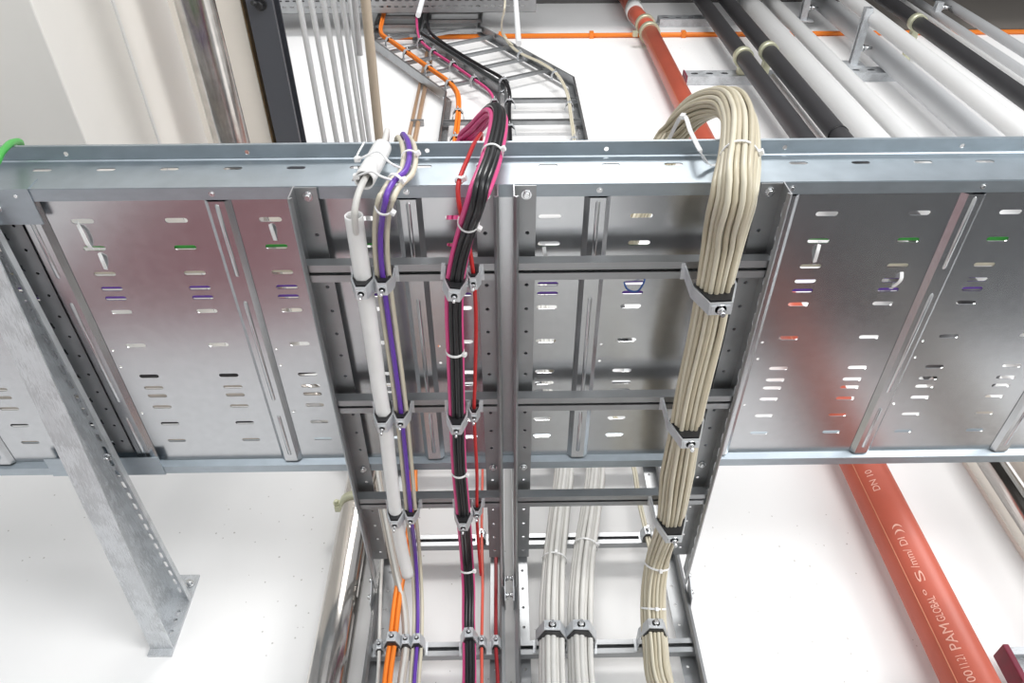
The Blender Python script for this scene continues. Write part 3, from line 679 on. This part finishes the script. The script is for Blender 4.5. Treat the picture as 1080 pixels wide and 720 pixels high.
# ------------------------------------------------------------------ left side, overhead
d = empty('boxed_duct', (-1.4, 1, 1.6)); tag(d, 'large white boxed duct overhead at the left, with one seam', 'duct')
MB().box((-2.6, -.8, 1.6), (-.95, WY-.002, 2.34)).build('casing', DUCTW, d, bevel=.004)
MB().box((-.95, -.8, 1.925), (-.946, WY-.002, 1.937)).build('seam_strip', WHITEPL, d)
pn = empty('insulation_panel', (-.75, .5, 2.02)); tag(pn, 'cream faced insulation panel overhead with a brown wool edge', 'panel')
MB().box((-.853, -.8, 2.02), (-.668, WY-.002, 2.024)).build('facing', CREAM, pn)
MB().box((-.850, -.8, 2.024), (-.664, WY-.002, 2.10)).build('wool_core', WOOL, pn)
bm_ = empty('steel_beam', (-.615, .5, 2.0)); tag(bm_, 'dark grey painted steel beam overhead beside the insulation panel', 'beam')
MB().strip([(-.590, 2.10), (-.644, 2.10), (-.644, 2.001), (-.583, 2.001), (-.583, 2.012)], .006, 'Y', -.8, WY).build('profile', BEAMP, bm_)
q = PZ(275, 4, 1.998); MB().bolt(q, (0,0,-1), .011, .022).tube([q, q+Vector((-.012,-.01,-.03))], .006, 8).build('bolt', BLACKP, bm_)
sp = [Vector((-.385,1.56,-.5)), Vector((-.385,1.56,1.40)), Vector((-.40,1.56,1.46)), Vector((-.655,1.56,1.66)), Vector((-.675,1.54,1.72)), Vector((-.678,1.48,1.75)), Vector((-.68,1.40,1.755)), Vector((-.682,-.8,1.755))]
fine = []
for i in range(len(sp)-1):
    n = 2 if (sp[i+1]-sp[i]).length > .2 else 3
    for k in range(n): fine.append(sp[i].lerp(sp[i+1], k/n))
fine.append(sp[-1])
st = empty('stainless_pipe', (-.385, 1.56, .5)); tag(st, 'polished stainless pipe rising on the wall and turning overhead at the left', 'pipe')
MB().tube(fine, .043, 32).build('pipe_run', STEEL, st)
c = PY(372, 533, 1.56); MB().band((-.385,1.56,c.z), (0,0,1), .043, .022, .006).box((-.445, 1.55, c.z-.012), (-.425, 1.57, c.z+.012)).bolt((-.44, 1.55, c.z), (0,-1,0), .006, .012).box((-.40, 1.60, c.z-.01), (-.37, WY, c.z+.01)).build('pipe_clamp', RINGC, st)
for i, (x0, x1) in enumerate(((315,342.5),(327.5,355.5),(341,366),(351.5,375.5),(361,383.5),(369,390))):
    a = PZ(x0, 0, 2.0); b_ = PZ(x1, 150, 2.0); s_ = (b_-a)/(b_.y-a.y); p = a+s_*(-.8-a.y); q = a+s_*(WY-a.y)
    tag(MB().tube([p, q], .0075, 12).build('plastic_conduit', PVC), 'thin light grey conduit overhead, %s from the dark steel beam' % ['first','second','third','fourth','fifth','sixth'][i], 'conduit', 'light grey conduits overhead')
a = PZ(374, 0, 1.97); b_ = PZ(379.5, 58, 1.97); s_ = (b_-a)/(b_.y-a.y)
tag(MB().tube([a+s_*(-.8-a.y), b_], .008, 12, hollow=.0015).build('plastic_conduit', COVERGREY), 'short grey conduit overhead with an open end beside the tan one', 'conduit')
a = PZ(385.5, 0, 1.9); b_ = PZ(400.5, 150, 1.9); s_ = (b_-a)/(b_.y-a.y)
o = MB().tube([a+s_*(-.8-a.y), a+s_*(WY-a.y)], .0125, 14).build('plastic_conduit', TANP); tag(o, 'tan conduit overhead, right of the light grey conduits', 'conduit')

# ------------------------------------------------------------------ pipes on the wall at the right
def pipe_geo(x0, x1, v, Y):
    a = ray(x0, v); b = ray(x1, v); p0 = math.atan2(a.x, a.y); p1 = math.atan2(b.x, b.y)
    ph = (p0+p1)/2; de = (p1-p0)/2; X = Y*math.tan(ph); return X, math.hypot(X, Y)*math.sin(de)
def clamp_ring(parent, X, Y, r, z, material=RINGC):
    MB().band((X, Y, z), (0,0,1), r, .05, .010).box((X-.02, Y+r, z-.02), (X+.02, WY, z+.02)).build('pipe_clamp', material, parent)
# red soil pipe
RX, RY, RR = 0, 1.56, 0
RX, RR = pipe_geo(884.5, 935, 489, RY)
ztop = PY(691, 40, RY).z
rp = empty('red_pipe', (RX, RY, .3)); tag(rp, 'red brown drain pipe with pale lettering running up the wall', 'pipe')
z1 = PY(690, 33, RY).z
MB().tube([(RX,RY,-.3), (RX,RY,z1)], RR, 40).build('pipe_run', REDPIPE, rp)
MB().tube([(RX,RY,z1), (RX,RY,z1+.10), (RX-.03,RY,z1+.35), (RX-.05,RY,6.0)], RR*.98, 32).build('upper_bend', REDPIPE, rp)
MB().band((RX,RY,z1-.03), (0,0,1), RR, .05, .012).box((RX-.11, RY-.01, z1-.05), (RX-.08, RY+.02, z1-.01)).box((RX-.015, RY+RR, z1-.05), (RX+.015, WY, z1-.01)).build('pipe_clamp', RINGC, rp)
MB().band((RX-.002,RY,z1+.14), (0,0,1), RR, .05, .010).build('coupling', RINGC, rp)
MB().band((RX-.03,RY,z1+.46), (0.05,0,1), RR, .16, .006).build('paper_label', WLABEL, rp, label='white paper label')
def lettering(txt, z0, z1, size, ang0, parent):
    cu = bpy.data.curves.new('lettering', 'FONT'); cu.body = txt; cu.size = size
    o = bpy.data.objects.new('lettering', cu); COL.objects.link(o)
    bpy.context.view_layer.update()
    me = bpy.data.meshes.new_from_object(o.evaluated_get(bpy.context.evaluated_depsgraph_get()))
    bpy.data.objects.remove(o)
    bm = bmesh.new(); bm.from_mesh(me)
    bmesh.ops.triangulate(bm, faces=bm.faces); bmesh.ops.subdivide_edges(bm, edges=[e for e in bm.edges if e.calc_length() > size*.25], cuts=1)
    xs = [v.co.x for v in bm.verts]; x0 = min(xs); kx = (z1-z0)/(max(xs)-x0)
    for v in bm.verts:
        # text runs up the pipe, tops of the letters to the left
        th = ang0 - (v.co.y-size*.35)/RR; z = z0 + (v.co.x-x0)*kx; rr = RR+.0006
        v.co = Vector((RX+rr*math.sin(th), RY-rr*math.cos(th), z))
    bm.to_mesh(me); bm.free(); me.materials.append(LETTER)
    n = bpy.data.objects.new('lettering', me); COL.objects.link(n); n.parent = parent; n.matrix_parent_inverse = parent.matrix_world.inverted(); n['label'] = 'pale printed lettering'
    return max(v.co.z for v in me.vertices)
vis = -math.atan2(RX, RY)                               # side of the pipe that faces the room centre
def zat(v): return PY(960, v, RY-RR*.7).z
ang = vis+.08
for txt, va, vb_, uu in (('00', 718, 706, 1029), ('11.21', 703, 690, 1021), ('PAM', 684, 657, 1004), ('GLOBAL', 654, 628, 990), ('\u00b0', 626, 620, 978), ('S', 612, 601, 972), ('/mm/', 598, 578, 964), ('DI', 574, 566, 954), ('))', 562, 552, 948), ('DN 10', 516, 495, 924)):
    lettering(txt, PY(uu, va, RY-RR*.95).z, PY(uu-(va-vb_)*.47, vb_, RY-RR*.95).z, .030 if txt == 'PAM' else .024, ang, rp)
th = vis-.42
MB().tube([(RX+(RR)*math.sin(th), RY-(RR)*math.cos(th), -.3), (RX+(RR)*math.sin(th), RY-(RR)*math.cos(th), z1)], .0016, 6).build('mould_seam', mat('seam', (.62,.22,.12), .5), rp)

PIPES = [('dark_pipe', 833, 862, 146, 1.50, DARKINS, 'dark insulated pipe nearest the red drain pipe', [(787,56)]),
         ('dark_pipe', 872, 902, 146, 1.47, DARKINS, 'dark insulated pipe second from the red drain pipe', [(829,50)]),
         ('white_pipe', 893, 940, 146, 1.52, WHITEINS, 'white covered pipe right beside the second dark pipe', []),
         ('white_pipe', 941, 972, 146, 1.50, WHITEINS, 'slimmer white covered pipe, second of the white ones', []),
         ('white_pipe', 1012, 1060, 146, 1.53, COVERGREY, 'grey white covered pipe behind the upright strut', []),
         ('white_pipe', 1064, 1106, 146, 1.33, WHITEINS, 'bright white pipe standing furthest out from the wall', []),
         ('dark_pipe', 1016, 1050, 70, 1.42, DARKINS, 'dark insulated pipe on the far right with a yellowish clamp ring', [(975,20)]),
         ('white_pipe', 1051, 1061, 71, 1.50, WHITEINS, 'narrow white pipe right of the far right dark pipe', []),
         ('white_pipe', 1063, 1084, 72, 1.53, COVERGREY, 'pale grey pipe, second from the right edge of the row', []),
         ('white_pipe', 1080, 1106, 62, 1.50, COVERGREY, 'pale grey pipe, last of the row at the right', [])]
PG = []
for nm, x0, x1, v, Y, mt, lab, rings in PIPES:
    X, r = pipe_geo(x0, x1, v, Y); PG.append((X, Y, r))
    t = empty(nm, (X, Y, 2.0)); tag(t, lab, 'pipe')
    MB().tube([(X,WY-.003,1.75), (X,WY-.03,1.75), (X,(Y+WY)/2,1.77), (X,Y+.005,1.82), (X,Y,1.90), (X,Y,5.995)], r, 32).build('cover', mt, t)
    for x, y in rings: clamp_ring(t, X, Y, r, PY(x, y, Y-r*.5).z)
    if lab.startswith('dark insulated pipe second'):
        z = PY(888, 133, Y-r).z; MB().band((X,Y,z), (0,0,1), r, .012, .003).build('tape_joint', BLACKP, t)
    z = 2.2; MB().band((X,Y,z), (0,0,1), r, .03, .005).box((X-.012, Y+r*.9, z-.015), (X+.012, WY, z+.015)).build('pipe_clamp', GALVL, t)
# thin riser between the dark pipes
X, r = pipe_geo(862, 871, 146, 1.58); tag(MB().tube([(X,1.58,1.62), (X,1.58,PY(826,80,1.58).z)], r, 14).build('thin_pipe', WHITEINS), 'thin pale pipe in the gap between the first two dark pipes', 'pipe')
# wall channels and struts that carry the pipes
def channel(lab, xa, xb, z, cap=None):
    t = empty('strut_channel', (xa, 1.62, z)); tag(t, lab, 'strut')
    hs = [(xa+.05+.09*k, z, .045, .03) for k in range(int((xb-xa)/.09))]
    MB().perf(xa, xb, z-.05, z+.05, hs, .003, FXZ(1.60)).strip([(WY, z-.05), (1.598, z-.05)], .003, 'X', xa, xb).strip([(WY, z+.05), (1.598, z+.05)], .003, 'X', xa, xb).build('profile', HOTDIP, t)
    if cap: MB().box((xa-.008, 1.594, z-.053), (xa, WY, z+.053)).build('end_cap', cap, t)
    return t
channel('short slotted strut on the wall behind the first dark pipe', PY(724,79,1.6).x, PY(820,79,1.6).x, PY(724,78,1.6).z, REDCAP)
channel('slotted strut on the wall behind the upright strut', PY(896,76,1.6).x, PY(960,76,1.6).x, PY(920,74,1.6).z)
channel('high slotted strut on the wall between red pipe and dark pipe', PY(695,19,1.6).x, PY(760,19,1.6).x, PY(715,18.5,1.6).z)
for (xw, yw), (xo, yo), l in (((899,68), (922,12), 'in front of the slotted wall strut'), ((846,21), (860,-20), 'at the top edge among the white pipes'), ((983,26), (994,10), 'beside the far right dark pipe')):
    a = PY(xw, yw, 1.60); d_ = ray(xo, yo); q = Vector((a.x, a.x/d_.x*d_.y, a.z))
    L = min(.40, max(.15, a.y-q.y)); t = empty('upright_strut', a); tag(t, 'zinc strut standing out from the wall '+l, 'strut')
    MB().strip([(a.x-.02, a.z-.008), (a.x-.02, a.z-.02), (a.x+.02, a.z-.02), (a.x+.02, a.z+.02), (a.x-.02, a.z+.02), (a.x-.02, a.z+.008)], .003, 'Y', 1.60-L, 1.60).build('profile', HOTDIP, t)
    MB().box((a.x-.05, 1.592, a.z-.05), (a.x+.06, 1.60, a.z+.05)).build('base_plate', HOTDIP, t)
    for f in (.3, .75):
        MB().bolt((a.x+.02, 1.60-L*f, a.z), (1,0,0), .014, .05).tube([(a.x+.02, 1.60-L*f, a.z), (a.x+.09, 1.60-L*f, a.z)], .008, 10).build('bolt', BRIGHT, t)
# bare pipes below the tray at the right edge
for nm, x0, x1, Y, r_, mt, l in (('stainless_pipe', 1031, 1063, 1.52, None, STEEL, 'bare metal pipe below the tray at the right edge'), ('stainless_pipe', 1066, 1098, 1.54, None, TAUPE, 'brownish pipe at the right edge beyond the bare metal one')):
    X, r = pipe_geo(x0, x1, 490, Y); tag(MB().tube([(X,Y,-.3), (X,Y,1.60)], r, 28).build(nm, mt), l, 'pipe')
a = PY(1018, 488, 1.64); b_ = PY(1028, 488, 1.64)
tag(MB().strip([(a.x, WY), (a.x, 1.635), (b_.x, 1.635), (b_.x, WY)], .002, 'Z', -.3, 1.6).build('wall_strip', CREAM), 'narrow cream strip upright on the wall beside the bare metal pipe', 'rail')  # pale folded strip set upright against the wall
es = empty('strut_channel', (1.11, 1.6, .75)); tag(es, 'grey strut with a wine red end cap at the lower right corner', 'strut')
e0 = PY(1059, 681, 1.555); zc = e0.z
MB().strip([(1.565, zc-.055), (1.565, zc-.07), (1.605, zc-.07), (1.605, zc), (1.565, zc), (1.565, zc-.015)], .004, 'X', e0.x+.012, e0.x+.5).box((e0.x+.1, 1.605, zc-.05), (e0.x+.15, WY, zc-.02)).build('profile', HOTDIP, es)
MB().box((e0.x, 1.556, zc-.078), (e0.x+.014, 1.610, zc+.006)).build('end_cap', REDCAP, es, bevel=.003, label='wine red plastic end cap')

# ------------------------------------------------------------------ light
def area(name, loc, target, sx, sy, power, col=(1,1,1)):
    l = bpy.data.lights.new(name, 'AREA'); l.shape = 'RECTANGLE'; l.size = sx; l.size_y = sy; l.energy = power; l.color = col
    o = bpy.data.objects.new(name, l); COL.objects.link(o); o.location = loc
    o.rotation_euler = (Vector(target)-Vector(loc)).to_track_quat('-Z', 'Y').to_euler(); return o
area('roof_light', (.5, -3.6, 5.0), (0, 1.6, 1.2), 2.2, 1.0, 210, (1,.985,.96))
area('front_fill', (1.5, -5.2, .0), (-.6, 1.2, 2.6), 10, 3.2, 300, (.97,.985,1))  # added low fill from behind the camera, not a known window
area('side_fill', (4.6, -2.6, -.6), (-1.0, .4, 2.0), 3.2, 2.4, 190, (1,.99,.97))  # added fill from lower right to lift the duct, no window known there
wd = bpy.data.worlds.new('hall'); S.world = wd; wd.use_nodes = True
wd.node_tree.nodes['Background'].inputs[0].default_value = (.93,.96,1,1); wd.node_tree.nodes['Background'].inputs[1].default_value = .7
S.view_settings.view_transform = 'Standard'; S.view_settings.look = 'None'; S.view_settings.gamma = 1; S.view_settings.use_curve_mapping = False
S.view_settings.exposure = -.16
